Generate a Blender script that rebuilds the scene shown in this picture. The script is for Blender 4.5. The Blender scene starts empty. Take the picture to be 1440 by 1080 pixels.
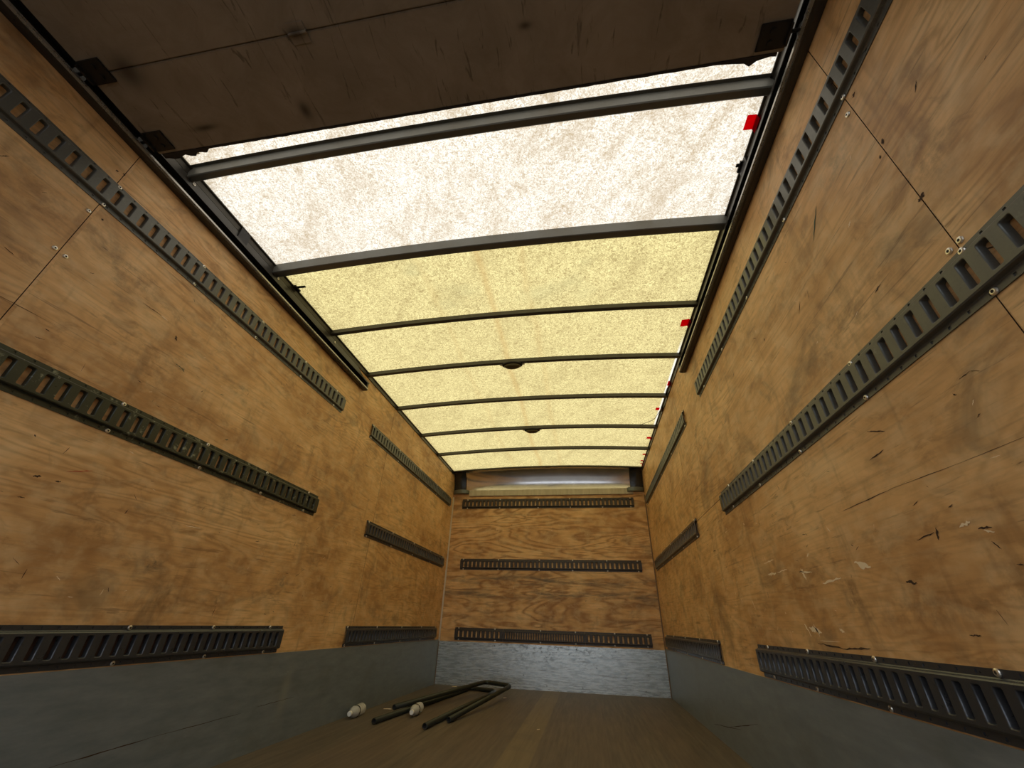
import bpy, bmesh, math, random
from mathutils import Vector, Matrix
random.seed(7)
S = bpy.context.scene
COL = S.collection

# ------------------------------------------------------------------ camera
W, D = 2.4, 5.10          # inner width (X) and front wall distance (Y); floor is z = 0
cam = bpy.data.cameras.new('camera'); co = bpy.data.objects.new('camera', cam); COL.objects.link(co)
cam.sensor_width = 36; cam.lens = 571.69/1440*36; cam.clip_start = .02; cam.clip_end = 200
R = ((0.98678032, 0.15923091, 0.03016811), (-0.05538483, 0.50627757, -0.86059023), (-0.152306, 0.84754265, 0.50840372))
m = Matrix.Identity(4)
for i in range(3):
    m[i][0] = R[0][i]; m[i][1] = -R[1][i]; m[i][2] = -R[2][i]
m[0][3], m[1][3], m[2][3] = 1.6384, 0.0, 0.5687
co.matrix_world = m
S.camera = co

# ------------------------------------------------------------------ sky, exposure
wd = bpy.data.worlds.new('overcast_sky'); S.world = wd; wd.use_nodes = True
nt = wd.node_tree; nt.nodes.clear()
tc = nt.nodes.new('ShaderNodeTexCoord'); sp = nt.nodes.new('ShaderNodeSeparateXYZ'); rp = nt.nodes.new('ShaderNodeValToRGB')
bg = nt.nodes.new('ShaderNodeBackground'); out = nt.nodes.new('ShaderNodeOutputWorld')
nt.links.new(tc.outputs['Generated'], sp.inputs[0]); nt.links.new(sp.outputs['Z'], rp.inputs[0])
nt.links.new(rp.outputs[0], bg.inputs[0]); nt.links.new(bg.outputs[0], out.inputs[0])
e = rp.color_ramp.elements
e[0].position = 0.0; e[0].color = (.98, 1.08, 1.2, 1)
e[1].position = 1.0; e[1].color = (1.0, 1.0, 1.0, 1)
k = e.new(.35); k.color = (.92, .98, 1.05, 1)
bg.inputs[1].default_value = 1.25
sun = bpy.data.lights.new('sun', 'SUN'); so = bpy.data.objects.new('sun', sun); COL.objects.link(so)
sun.energy = 0.9; sun.angle = math.radians(12); sun.color = (1, .97, .9)
so.rotation_euler = (math.radians(-14), math.radians(10), 0)
vs = S.view_settings
vs.view_transform = 'Standard'; vs.look = 'None'; vs.gamma = 1; vs.exposure = 0.12; vs.use_curve_mapping = False
S.cycles.max_bounces = 14; S.cycles.diffuse_bounces = 10; S.cycles.glossy_bounces = 6; S.cycles.transmission_bounces = 10
S.cycles.sample_clamp_indirect = 6

# ------------------------------------------------------------------ node helpers
class NT:
    def __init__(s, name):
        s.m = bpy.data.materials.new(name); s.m.use_nodes = True; s.t = s.m.node_tree
        s.t.nodes.clear(); s.out = s.t.nodes.new('ShaderNodeOutputMaterial')
        tc = s.t.nodes.new('ShaderNodeTexCoord'); s.obj = tc.outputs['Object']
        sp = s.t.nodes.new('ShaderNodeSeparateXYZ'); s.l(s.obj, sp.inputs[0])
        s.x, s.y, s.z = sp.outputs
    def l(s, a, b):
        if isinstance(a, (int, float)): b.default_value = a
        elif isinstance(a, tuple): b.default_value = a if len(a) == 4 or b.type == 'VECTOR' else a+(1,)
        else: s.t.links.new(a, b)
    def math(s, op, a, b=0.0, c=0.0, clamp=False):
        n = s.t.nodes.new('ShaderNodeMath'); n.operation = op; n.use_clamp = clamp
        s.l(a, n.inputs[0]); s.l(b, n.inputs[1]); s.l(c, n.inputs[2]); return n.outputs[0]
    def vec(s, x, y, z):
        n = s.t.nodes.new('ShaderNodeCombineXYZ'); s.l(x, n.inputs[0]); s.l(y, n.inputs[1]); s.l(z, n.inputs[2]); return n.outputs[0]
    def noise(s, v, scale, detail=3, rough=.55, dist=0.0):
        n = s.t.nodes.new('ShaderNodeTexNoise'); s.l(v, n.inputs['Vector'])
        n.inputs['Scale'].default_value = scale; n.inputs['Detail'].default_value = detail
        n.inputs['Roughness'].default_value = rough; n.inputs['Distortion'].default_value = dist
        return n.outputs[0]
    def voro(s, v, scale):
        n = s.t.nodes.new('ShaderNodeTexVoronoi'); s.l(v, n.inputs['Vector']); n.inputs['Scale'].default_value = scale
        return n.outputs['Distance']
    def ramp(s, f, stops):
        n = s.t.nodes.new('ShaderNodeValToRGB'); s.l(f, n.inputs[0]); e = n.color_ramp.elements
        for i, (p, c) in enumerate(stops):
            q = e[i] if i < 2 else e.new(p)
            q.position = p; q.color = (c, c, c, 1) if isinstance(c, (int, float)) else c+(1,)
        return n.outputs[0]
    def smooth(s, f, a, b):
        n = s.t.nodes.new('ShaderNodeMapRange'); n.interpolation_type = 'SMOOTHSTEP'
        s.l(f, n.inputs[0]); n.inputs[1].default_value = a; n.inputs[2].default_value = b; return n.outputs[0]
    def mix(s, f, a, b, mode='MIX'):
        n = s.t.nodes.new('ShaderNodeMix'); n.data_type = 'RGBA'; n.blend_type = mode
        s.l(f, n.inputs[0]); s.l(a, n.inputs[6]); s.l(b, n.inputs[7]); return n.outputs[2]
    def spot(s, a, b, ca, cb, ra, rb):
        da = s.math('DIVIDE', s.math('SUBTRACT', a, ca), ra); db = s.math('DIVIDE', s.math('SUBTRACT', b, cb), rb)
        r2 = s.math('ADD', s.math('MULTIPLY', da, da), s.math('MULTIPLY', db, db))
        return s.math('EXPONENT', s.math('MULTIPLY', r2, -1.0))
    def bsdf(s, col, rough=.5, metal=0.0, spec=.5, bump=None, bs=.2, bd=.002):
        n = s.t.nodes.new('ShaderNodeBsdfPrincipled')
        s.l(col, n.inputs['Base Color']); s.l(rough, n.inputs['Roughness']); s.l(metal, n.inputs['Metallic'])
        s.l(spec, n.inputs['Specular IOR Level'])
        if bump is not None:
            b = s.t.nodes.new('ShaderNodeBump'); b.inputs['Strength'].default_value = bs; b.inputs['Distance'].default_value = bd
            s.l(bump, b.inputs['Height']); s.l(b.outputs[0], n.inputs['Normal'])
        s.l(n.outputs[0], s.out.inputs[0]); return s.m

def plywood(name, axis, spots=(), tint=(1, 1, 1), seed=0.0, streak=(), ringamt=.38, ringfreq=110.0, gstretch=2.6, ringmin=.25, rubamt=.28, stain=.48):
    n = NT(name)
    a = n.y if axis == 'y' else n.x      # along the sheet
    b = n.z
    # each sheet has its own piece of veneer
    sheet = 0.0 if axis == 'x' else n.math('FLOOR', n.math('DIVIDE', n.math('ADD', a, 1.76-.0), 2.44))
    off = n.math('ADD', n.math('MULTIPLY', sheet, 3.7), seed)
    v = n.vec(n.math('MULTIPLY', a, .55), n.math('MULTIPLY', b, gstretch), off)
    field = n.noise(v, 1.5, 3, .5, .55)
    rings = n.math('SINE', n.math('MULTIPLY', field, ringfreq))
    rings = n.math('MULTIPLY_ADD', rings, .5, .5)
    ringmask = n.smooth(n.noise(n.vec(n.math('MULTIPLY', a, .5), n.math('MULTIPLY', b, 1.2), off), 1.3, 2), .38, .62)
    rings = n.math('MULTIPLY', n.math('POWER', rings, 2.2), n.math('MULTIPLY_ADD', ringmask, 1-ringmin, ringmin))
    fine = n.noise(n.vec(n.math('MULTIPLY', a, 5.0), n.math('MULTIPLY', b, 110.0), off), 1.0, 3, .6)
    blot = n.noise(n.vec(n.math('MULTIPLY', a, 1.0), n.math('MULTIPLY', b, 1.6), off), 2.2, 5, .62, .5)
    mot = n.noise(n.vec(a, n.math('MULTIPLY', b, 1.5), off), 11.0, 4, .6, .3)
    C = lambda r, g, bb: (r*tint[0], g*tint[1], bb*tint[2])
    col = n.ramp(blot, [(.32, C(.54, .285, .105)), (.68, C(.90, .585, .275)), (.5, C(.74, .432, .180))])
    col = n.mix(n.math('MULTIPLY', rings, ringamt), col, C(.33, .145, .042))
    mot2 = n.noise(n.vec(n.math('MULTIPLY', a, 2.2), n.math('MULTIPLY', b, 4.5), n.math('ADD', off, 21.0)), 3.2, 5, .68, .7)
    col = n.mix(n.math('MULTIPLY', n.smooth(mot2, .52, .70), stain), col, C(.27, .135, .05))
    col = n.mix(n.math('MULTIPLY', n.smooth(fine, .42, .75), .34), col, C(.36, .21, .095))
    col = n.mix(n.math('MULTIPLY', n.smooth(mot, .42, .70), .38), col, C(.84, .62, .35))
    # small dark flecks and pitch pockets
    fl = n.noise(n.vec(n.math('MULTIPLY', a, 7.0), n.math('MULTIPLY', b, 26.0), off), 1.0, 4, .7, 1.6)
    col = n.mix(n.math('MULTIPLY', n.smooth(fl, .70, .76), .75), col, (.10, .045, .018))
    fl2 = n.noise(n.vec(n.math('MULTIPLY', a, 16.0), n.math('MULTIPLY', b, 34.0), n.math('ADD', off, 5.0)), 1.0, 2, .5)
    col = n.mix(n.math('MULTIPLY', n.smooth(fl2, .76, .84), .6), col, (.75, .55, .33))
    st = n.noise(n.vec(n.math('MULTIPLY', a, 2.6), n.math('MULTIPLY', b, 48.0), n.math('ADD', off, 31.0)), 1.0, 4, .7, .6)
    col = n.mix(n.math('MULTIPLY', n.smooth(st, .60, .68), .50), col, (.20, .10, .04))
    # vertical rub marks from cargo
    rub = n.noise(n.vec(n.math('MULTIPLY', a, 9.0), n.math('MULTIPLY', b, 1.6), n.math('ADD', off, 9.0)), 1.6, 3, .6)
    col = n.mix(n.math('MULTIPLY', n.smooth(rub, .56, .74), rubamt), col, (.17, .085, .035))
    # grime
    gr = n.noise(n.vec(a, n.math('MULTIPLY', b, 1.4), n.math('ADD', off, 14.0)), 3.0, 5, .65, .6)
    col = n.mix(n.math('MULTIPLY', n.smooth(gr, .52, .72), .50), col, (.15, .105, .06))
    for (z0, hz, amt) in streak:         # smeared grey grime bands
        f = n.math('MULTIPLY', n.spot(a, b, 1.2, z0, 3.0, hz), n.smooth(n.noise(n.vec(n.math('MULTIPLY', a, 1.3), n.math('MULTIPLY', b, 9.0), off), 2.0, 5, .7), .40, .66))
        col = n.mix(n.math('MULTIPLY', f, amt), col, (.115, .095, .075))
    jag = n.noise(n.vec(a, b, 0.0), 22.0, 4, .7)
    for (ca, cb, ra, rb, amt, c) in spots:
        f = n.math('MULTIPLY', n.spot(a, b, ca, cb, ra, rb), n.math('MULTIPLY', n.smooth(jag, .38, .68), 1.1), clamp=True)
        col = n.mix(n.math('MULTIPLY', f, amt*.8), col, c)
    return n.bsdf(col, n.math('MULTIPLY_ADD', fine, .2, .42), 0, .35, bump=n.math('ADD', n.math('MULTIPLY', rings, .4), fine), bs=.12, bd=.0012)

M = {}
gg = (.07, .08, .065); br = (.13, .06, .02)
M['ply_left'] = plywood('plywood_left', 'y', seed=2.3, spots=[(1.448, .728, .045, .03, .9, gg), (2.231, .734, .05, .025, .85, gg), (1.195, 1.457, .02, .012, .8, (.05, .09, .05)),
    (.90, 1.66, .10, .05, .55, br), (1.1, 1.40, .12, .14, .45, br), (1.83, .60, .025, .06, .8, br), (.5, 1.7, .3, .1, .3, br), (1.55, .60, .15, .05, .5, br), (1.2, .80, .1, .05, .5, br)])
M['ply_right'] = plywood('plywood_right', 'y', seed=11.9, spots=[(1.47, .67, .04, .035, .9, br), (1.05, 1.33, .25, .10, .5, br), (.62, 1.45, .06, .08, .6, br), (.45, 1.25, .12, .05, .4, br),
    (.80, 1.72, .10, .06, .45, (.06, .09, .055)), (1.35, 1.62, .2, .04, .4, (.16, .12, .06)), (1.2, .62, .2, .04, .5, br), (.9, .66, .1, .06, .5, br), (.4, .95, .25, .05, .5, br)])
M['ply_front'] = plywood('plywood_front', 'x', seed=21.2, tint=(1, 1, 1), ringamt=.85, ringfreq=72.0, gstretch=2.5, ringmin=.75, rubamt=.05, stain=.15, streak=[(1.0, .05, .85), (.86, .045, .85), (.62, .03, .3)], spots=[(.958, 1.709, .05, .035, .7, br)])

n = NT('raw_wood'); M['raw'] = n.bsdf((.92, .75, .52), .7)
n = NT('gouge'); M['gouge'] = n.bsdf((.06, .03, .015), .9)
n = NT('red_crayon'); M['crayon'] = n.bsdf((.5, .06, .03), .8)
n = NT('green_crayon'); M['green'] = n.bsdf((.06, .10, .06), .8)
n = NT('gap_backing'); M['backing'] = n.bsdf((.03, .018, .01), .9)

def steel(name, col, rough, metal, wear=.5, wearcol=(.30, .29, .25)):
    n = NT(name)
    a = n.noise(n.obj, 26, 5, .7, .3); b = n.noise(n.obj, 150, 2)
    c = n.mix(n.math('MULTIPLY', n.smooth(a, .58, .72), wear), col, wearcol)
    c = n.mix(n.math('MULTIPLY', n.smooth(b, .55, .8), .3), c, tuple(x*.4 for x in col))
    return n.bsdf(c, n.math('MULTIPLY_ADD', a, .35, rough-.17), metal, .5, bump=b, bs=.08)
M['track'] = steel('track_grey_paint', (.120, .120, .105), .42, .35, .35)
M['track_black'] = steel('track_black_paint', (.085, .090, .100), .32, .6, .12, (.13, .12, .11))
M['track_rust'] = steel('track_brown_paint', (.055, .044, .036), .42, .45, .35, (.16, .12, .09))
M['track_chip'] = steel('track_chipped_paint', (.050, .054, .038), .34, .4, .9, (.38, .40, .30))
M['rail'] = steel('rail_metal', (.060, .054, .044), .40, .6, .2)
M['guide'] = steel('guide_metal', (.060, .056, .050), .34, .5, .05)
M['lip'] = steel('worn_lip_metal', (.42, .40, .37), .28, .85, .05)  # highlight along the guide lips, put into a brighter base colour
M['bow'] = steel('bow_metal', (.165, .165, .148), .45, .35, .2, (.2, .2, .18))
M['rust'] = steel('rusty_strip', (.055, .030, .022), .7, .2, .4, (.10, .06, .045))  # shade behind the low slots, painted as a dark red-brown
M['bow_thin'] = steel('thin_bow_metal', (.085, .080, .068), .45, .35, .2)
M['zinc'] = steel('zinc', (.80, .76, .66), .30, .85, .1)
M['dark'] = steel('black_steel', (.018, .017, .016), .5, .3, .1)
M['tube'] = steel('tube_paint', (.028, .031, .023), .40, .3, .25, (.09, .09, .07))
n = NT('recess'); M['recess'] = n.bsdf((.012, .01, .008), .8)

n = NT('painted_kick_plate')
a = n.noise(n.vec(n.math('MULTIPLY', n.y, 3), n.math('MULTIPLY', n.z, 12), n.x), 2, 5, .65)
b = n.noise(n.vec(n.math('MULTIPLY', n.y, 1.2), n.math('MULTIPLY', n.z, 2), n.x), 3, 4, .6)
c = n.ramp(a, [(.3, (.190, .225, .245)), (.7, (.280, .320, .345))])
c = n.mix(n.math('MULTIPLY', n.smooth(b, .5, .75),   .5), c, (.170, .185, .170))
c = n.mix(n.math('MULTIPLY', n.math('MULTIPLY', n.spot(n.y, n.z, 2.50, .22, .035, .10), n.math('LESS_THAN', n.x, 1.2)), .45), c, (.40, .40, .34))
M['kick'] = n.bsdf(c, n.math('MULTIPLY_ADD', a, .25, .30), .35, .5, bump=a, bs=.1)

n = NT('worn_front_kick_plate')
a = n.noise(n.vec(n.math('MULTIPLY', n.x, 3.5), n.math('MULTIPLY', n.z, 40), 0.0), 2.0, 7, .75, .5)
b = n.noise(n.vec(n.math('MULTIPLY', n.x, 10), n.math('MULTIPLY', n.z, 14), 3.0), 2, 5, .7, .5)
up = n.math('MULTIPLY', n.smooth(b, .50, .62), n.spot(n.x, n.z, 1.25, .36, .75, .16))
c = n.ramp(a, [(.30, (.27, .30, .31)), (.50, (.50, .53, .53)), (.72, (.70, .72, .71))])
c = n.mix(up, c, (.11, .12, .12))
M['kick_front'] = n.bsdf(c, n.math('MULTIPLY_ADD', a, .25, .15), .6, .5, bump=b, bs=.25, bd=.002)

n = NT('worn_floor_boards')
brd = n.math('FLOOR', n.math('DIVIDE', n.x, .155))
wn = n.t.nodes.new('ShaderNodeTexWhiteNoise'); wn.noise_dimensions = '1D'; n.l(brd, wn.inputs['W'])
v = n.vec(n.math('MULTIPLY', n.x, 28), n.math('MULTIPLY', n.y, 1.6), n.math('MULTIPLY', brd, 2.3))
a = n.noise(v, 1.5, 5, .65); b = n.noise(n.obj, 2.6, 5, .65, .5)
c = n.ramp(a, [(.3, (.070, .057, .043)), (.7, (.165, .135, .098))])
c = n.mix(n.math('MULTIPLY', wn.outputs[0], .35), c, (.15, .105, .072))
ys = n.math('MULTIPLY', n.smooth(n.x, 1.165, 1.175), n.smooth(n.x, 1.335, 1.325))
c = n.mix(n.math('MULTIPLY', ys, .30), c, (.30, .23, .11))
fr = n.math('FRACT', n.math('DIVIDE', n.x, .155))
c = n.mix(n.math('MULTIPLY', n.smooth(fr, .02, .0), .55), c, (.05, .03, .02))
c = n.mix(n.math('MULTIPLY', n.smooth(b, .5, .72), .5), c, (.11, .085, .065))
M['floor'] = n.bsdf(c, .55, 0, .35, bump=a, bs=.1)

def grp(name, base, dark, spots2, yellow):
    """translucent fibreglass roof sheet: sky light comes through its glass fibres"""
    n = NT(name)
    f1 = n.noise(n.obj, 75, 4, .75, 1.6); f2 = n.noise(n.vec(n.math('ADD', n.x, n.math('MULTIPLY', n.y, .35)), n.math('MULTIPLY', n.y, .8), 0.0), 4.6, 8, .75, .9)
    f3 = n.noise(n.obj, 170, 2, .7, 1.0)
    c = n.mix(n.math('MULTIPLY', n.smooth(f1, .40, .64), .80), base, dark)
    c = n.mix(n.math('MULTIPLY', n.smooth(f3, .46, .70), .5), c, dark)
    c = n.mix(n.math('MULTIPLY', n.smooth(f2, .42, .74), spots2), c, dark)
    if yellow:
        # sheet never yellowed along the right-hand rail; brown drip lines
        e1 = n.math('MULTIPLY', n.math('MULTIPLY', n.smooth(n.x, 2.368, 2.380), n.smooth(n.y, 2.3, 2.6)), n.smooth(n.y, 3.9, 3.7))
        c = n.mix(n.math('MULTIPLY', e1, .8), c, (.98, .97, .9))
        wx = n.math('ADD', n.x, n.math('MULTIPLY', n.noise(n.obj, 2.0, 3), .10))
        for x0, am in ((1.20, .5), (1.45, .25), (.85, .2)):
            d = n.math('DIVIDE', n.math('SUBTRACT', wx, x0), .022)
            g = n.math('EXPONENT', n.math('MULTIPLY', n.math('MULTIPLY', d, d), -1.0))
            c = n.mix(n.math('MULTIPLY', g, am), c, (.50, .33, .12))
        dk = n.math('MULTIPLY', n.smooth(n.noise(n.vec(n.math('MULTIPLY', n.x, .8), n.y, 4.0), 2.4, 4), .5, .7), n.smooth(n.y, 2.1, 1.7))
        c = n.mix(n.math('MULTIPLY', dk, .4), c, (.42, .40, .20))
    tr = n.t.nodes.new('ShaderNodeBsdfTranslucent'); n.l(c, tr.inputs[0])
    df = n.t.nodes.new('ShaderNodeBsdfDiffuse'); n.l(n.mix(.6, c, (.5, .45, .35)), df.inputs[0])
    mx = n.t.nodes.new('ShaderNodeMixShader'); mx.inputs[0].default_value = .12
    n.l(tr.outputs[0], mx.inputs[1]); n.l(df.outputs[0], mx.inputs[2]); n.l(mx.outputs[0], n.out.inputs[0])
    return n.m
M['roof_white'] = grp('white_fibreglass', (.97, .93, .84), (.40, .29, .16), .72, False)
M['roof_yellow'] = grp('yellowed_fibreglass', (.85, .735, .345), (.24, .16, .055), .36, True)

n = NT('door_panel_paint')
a = n.noise(n.vec(n.x, n.math('MULTIPLY', n.y, 1.0), 0.0), 5, 6, .7, .8)
sc = n.noise(n.vec(n.math('MULTIPLY', n.x, 26), n.math('MULTIPLY', n.y, 3.5), 0.0), 1.6, 4, .6, 1.2)
c = n.ramp(a, [(.3, (.25, .21, .16)), (.7, (.36, .31, .25))])
c = n.mix(n.math('MULTIPLY', n.smooth(sc, .60, .70), .6), c, (.07, .055, .04))
for (cx, cy, rx, ry) in ((.845, .41, .03, .018), (.21, .42, .05, .05), (.74, .62, .02, .03), (.33, .62, .05, .01), (1.55, .5, .02, .01)):
    c = n.mix(n.math('MULTIPLY', n.spot(n.x, n.y, cx-W/2, cy-.684, rx, ry), .8), c, (.04, .03, .02))
M['door'] = n.bsdf(c, .6, 0, .3, bump=a, bs=.1)
n = NT('rubber'); M['rubber'] = n.bsdf((.03, .024, .02), .8)
n = NT('red_tape')
tr = n.t.nodes.new('ShaderNodeBsdfTranslucent'); tr.inputs[0].default_value = (.95, .02, .06, 1)
df = n.t.nodes.new('ShaderNodeBsdfDiffuse'); df.inputs[0].default_value = (.45, .01, .02, 1)
mx = n.t.nodes.new('ShaderNodeMixShader'); mx.inputs[0].default_value = .25
n.l(tr.outputs[0], mx.inputs[1]); n.l(df.outputs[0], mx.inputs[2]); n.l(mx.outputs[0], n.out.inputs[0]); M['red'] = n.m
n = NT('header_steel')
a = n.noise(n.vec(n.math('MULTIPLY', n.x, 2.2), n.math('MULTIPLY', n.z, 3), 0.0), 3, 4, .6)
M['cove'] = n.bsdf(n.ramp(a, [(.3, (.58, .54, .52)), (.7, (.70, .67, .65))]), n.math('MULTIPLY_ADD', a, .10, .09), .95, .5)
n = NT('pale_strip'); a = n.noise(n.vec(n.math('MULTIPLY', n.x, 6), n.z, n.y), 4, 4); M['strip'] = n.bsdf(n.ramp(a, [(.3, (.42, .36, .25)), (.7, (.56, .50, .36))]), .5, .2)
n = NT('corner_black'); a = n.noise(n.obj, 14, 3, .6, .5); M['corner'] = n.bsdf((.022, .022, .022), .22, .1, .6, bump=a, bs=.4, bd=.01)
M['corner_edge'] = steel('corner_edge', (.16, .18, .16), .4, .4, .2)
M['trim_l'] = steel('trim_aluminium', (.72, .66, .54), .4, .6, .2)
M['trim_r'] = steel('trim_brown', (.20, .12, .06), .5, .2, .2)
n = NT('lamp_lens'); M['lens'] = n.bsdf((.10, .08, .035), .3, 0, .5)
n = NT('clear_plastic'); g = n.bsdf((.97, .96, .92), .18, 0, .8)
p = [x for x in g.node_tree.nodes if x.type == 'BSDF_PRINCIPLED'][0]; p.inputs['Transmission Weight'].default_value = .5; p.inputs['IOR'].default_value = 1.2; M['plastic'] = g
n = NT('white_cap'); M['cap'] = n.bsdf((.85, .84, .78), .4)
n = NT('asphalt'); a = n.noise(n.obj, 3, 5); M['ground'] = n.bsdf(n.ramp(a, [(.3, (.10, .10, .095)), (.7, (.16, .155, .145))]), .9)
n = NT('black_cable'); M['cable'] = n.bsdf((.02, .018, .015), .5)

# ------------------------------------------------------------------ object helpers
def link(name, me, mats, parent=None):
    o = bpy.data.objects.new(name, me); COL.objects.link(o)
    if not isinstance(mats, (list, tuple)): mats = [mats]
    if not me.materials:
        for x in mats: me.materials.append(x)
    if parent: o.parent = parent
    return o
def bmobj(name, bm, mats, parent=None, smooth=False):
    bmesh.ops.recalc_face_normals(bm, faces=bm.faces)
    me = bpy.data.meshes.new(name); bm.to_mesh(me); bm.free()
    if smooth:
        for p in me.polygons: p.use_smooth = True
    return link(name, me, mats, parent)
def box(bm, x0, x1, y0, y1, z0, z1, mi=0, bev=0):
    r = bmesh.ops.create_cube(bm, size=1)
    vv = r['verts']
    for v in vv:
        v.co = Vector(((x0+x1)/2+v.co.x*(x1-x0), (y0+y1)/2+v.co.y*(y1-y0), (z0+z1)/2+v.co.z*(z1-z0)))
    fs = {f for v in vv for f in v.link_faces}
    for f in fs: f.material_index = mi
    if bev:
        es = {e for f in fs for e in f.edges}
        bmesh.ops.bevel(bm, geom=list(es), offset=bev, segments=2, affect='EDGES')
    return vv
def cyl(bm, p0, p1, r0, r1=None, seg=16, mi=0, caps=True):
    p0, p1 = Vector(p0), Vector(p1); r1 = r0 if r1 is None else r1
    d = (p1-p0).normalized(); q = d.to_track_quat('Z', 'Y')
    A = [bm.verts.new(p0+q @ Vector((r0*math.cos(2*math.pi*i/seg), r0*math.sin(2*math.pi*i/seg), 0))) for i in range(seg)]
    B = [bm.verts.new(p1+q @ Vector((r1*math.cos(2*math.pi*i/seg), r1*math.sin(2*math.pi*i/seg), 0))) for i in range(seg)]
    for i in range(seg):
        f = bm.faces.new((A[i], A[(i+1) % seg], B[(i+1) % seg], B[i])); f.material_index = mi
    if caps:
        f = bm.faces.new(A[::-1]); f.material_index = mi
        f = bm.faces.new(B); f.material_index = mi
def lathe(bm, prof, seg=20, mi=0):
    rings = []
    for (r, h) in prof:
        rings.append([bm.verts.new((r*math.cos(2*math.pi*i/seg), r*math.sin(2*math.pi*i/seg), h)) for i in range(seg)])
    for A, B in zip(rings, rings[1:]):
        for i in range(seg):
            f = bm.faces.new((A[i], A[(i+1) % seg], B[(i+1) % seg], B[i])); f.material_index = mi
    for rr in (rings[0], rings[-1]):
        try: f = bm.faces.new(rr); f.material_index = mi
        except ValueError: pass
def tube_path(bm, pts, r, seg=12, bend=.06, mi=0):
    """swept round tube with filleted corners and open-looking ends"""
    P = [Vector(p) for p in pts]; path = [P[0]]
    for i in range(1, len(P)-1):
        a = (P[i-1]-P[i]).normalized(); b = (P[i+1]-P[i]).normalized()
        s = P[i]+a*bend; t = P[i]+b*bend
        for k in range(7):
            u = k/6; path.append(s*(1-u)**2+P[i]*2*u*(1-u)+t*u*u)
    path.append(P[-1]); rings = []
    up = Vector((0, 0, 1))
    for i, p in enumerate(path):
        d = (path[min(i+1, len(path)-1)]-path[max(i-1, 0)]).normalized()
        sx = d.cross(up).normalized(); sy = sx.cross(d)
        rings.append([bm.verts.new(p+sx*r*math.cos(2*math.pi*k/seg)+sy*r*math.sin(2*math.pi*k/seg)) for k in range(seg)])
    for A, B in zip(rings, rings[1:]):
        for k in range(seg): 
            f = bm.faces.new((A[k], A[(k+1) % seg], B[(k+1) % seg], B[k])); f.material_index = mi
    for rg, c, s in ((rings[0], path[0], path[1]), (rings[-1], path[-1], path[-2])):   # hollow ends
        inn = [bm.verts.new(c+(v.co-c)*.72) for v in rg]; d = (s-c).normalized()
        dp = [bm.verts.new(v.co+d*.02) for v in inn]
        for k in range(seg):
            k2 = (k+1) % seg
            bm.faces.new((rg[k], rg[k2], inn[k2], inn[k])).material_index = mi
            bm.faces.new((inn[k], inn[k2], dp[k2], dp[k])).material_index = 1
        bm.faces.new(dp).material_index = 1
def structure(o, label=None):
    o['kind'] = 'structure'
    if label: o['label'] = label
    return o
def tag(o, label, cat, group=None):
    o['label'] = label; o['category'] = cat
    if group: o['group'] = group
    return o
def empty(name, loc=(0, 0, 0), rot=(0, 0, 0)):
    o = bpy.data.objects.new(name, None); COL.objects.link(o); o.location = loc; o.rotation_euler = rot; o.empty_display_size = .1; return o

# ------------------------------------------------------------------ scuffs that belong to a wall's surface
def marks(bm, P, lst, rnd, seed):
    """P(a, b, w) -> point; lst of (a0, b0, a1, b1, thickness, material index)"""
    for (a0, b0, a1, b1, t, mi) in lst:
        L = math.hypot(a1-a0, b1-b0); ux, uy = (a1-a0)/L, (b1-b0)/L; k = 9
        top, bot = [], []
        for i in range(k+1):
            u = i/k; w = t*(.25+.75*math.sin(math.pi*min(1, max(0, u))))*rnd.uniform(.45, 1.15)
            cx, cy = a0+(a1-a0)*u, b0+(b1-b0)*u; j = rnd.uniform(-.25, .25)*t
            top.append(bm.verts.new(P(cx-uy*(w*.5+j), cy+ux*(w*.5+j), .0007)))
            bot.append(bm.verts.new(P(cx+uy*(w*.5-j), cy-ux*(w*.5-j), .0007)))
        for i in range(k):
            bm.faces.new((bot[i], bot[i+1], top[i+1], top[i])).material_index = mi

def wall_sheets(name, mats, rects, P, mk, seed):
    """plywood sheets 15 mm thick with fine open joints in front of a dark backing"""
    bm = bmesh.new()
    g = .0012
    for (a0, a1, b0, b1) in rects:
        p = [P(a0+g, b0+g, 0), P(a1-g, b0+g, 0), P(a1-g, b1-g, 0), P(a0+g, b1-g, 0)]
        q = [P(a0+g, b0+g, -.015), P(a1-g, b0+g, -.015), P(a1-g, b1-g, -.015), P(a0+g, b1-g, -.015)]
        A = [bm.verts.new(x) for x in p]; B = [bm.verts.new(x) for x in q]
        bm.faces.new(A)
        for i in range(4): bm.faces.new((A[i], B[i], B[(i+1) % 4], A[(i+1) % 4])).material_index = 3
    a0 = min(r[0] for r in rects); a1 = max(r[1] for r in rects); b0 = min(r[2] for r in rects); b1 = max(r[3] for r in rects)
    A = [bm.verts.new(P(*c, -.015)) for c in ((a0, b0), (a1, b0), (a1, b1), (a0, b1))]
    B = [bm.verts.new(P(*c, -.06)) for c in ((a0, b0), (a1, b0), (a1, b1), (a0, b1))]
    bm.faces.new(A).material_index = 1; bm.faces.new(B).material_index = 1
    for i in range(4): bm.faces.new((A[i], B[i], B[(i+1) % 4], A[(i+1) % 4])).material_index = 1
    marks(bm, P, mk, random.Random(seed), seed)
    return structure(bmobj(name, bm, mats))

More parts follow.
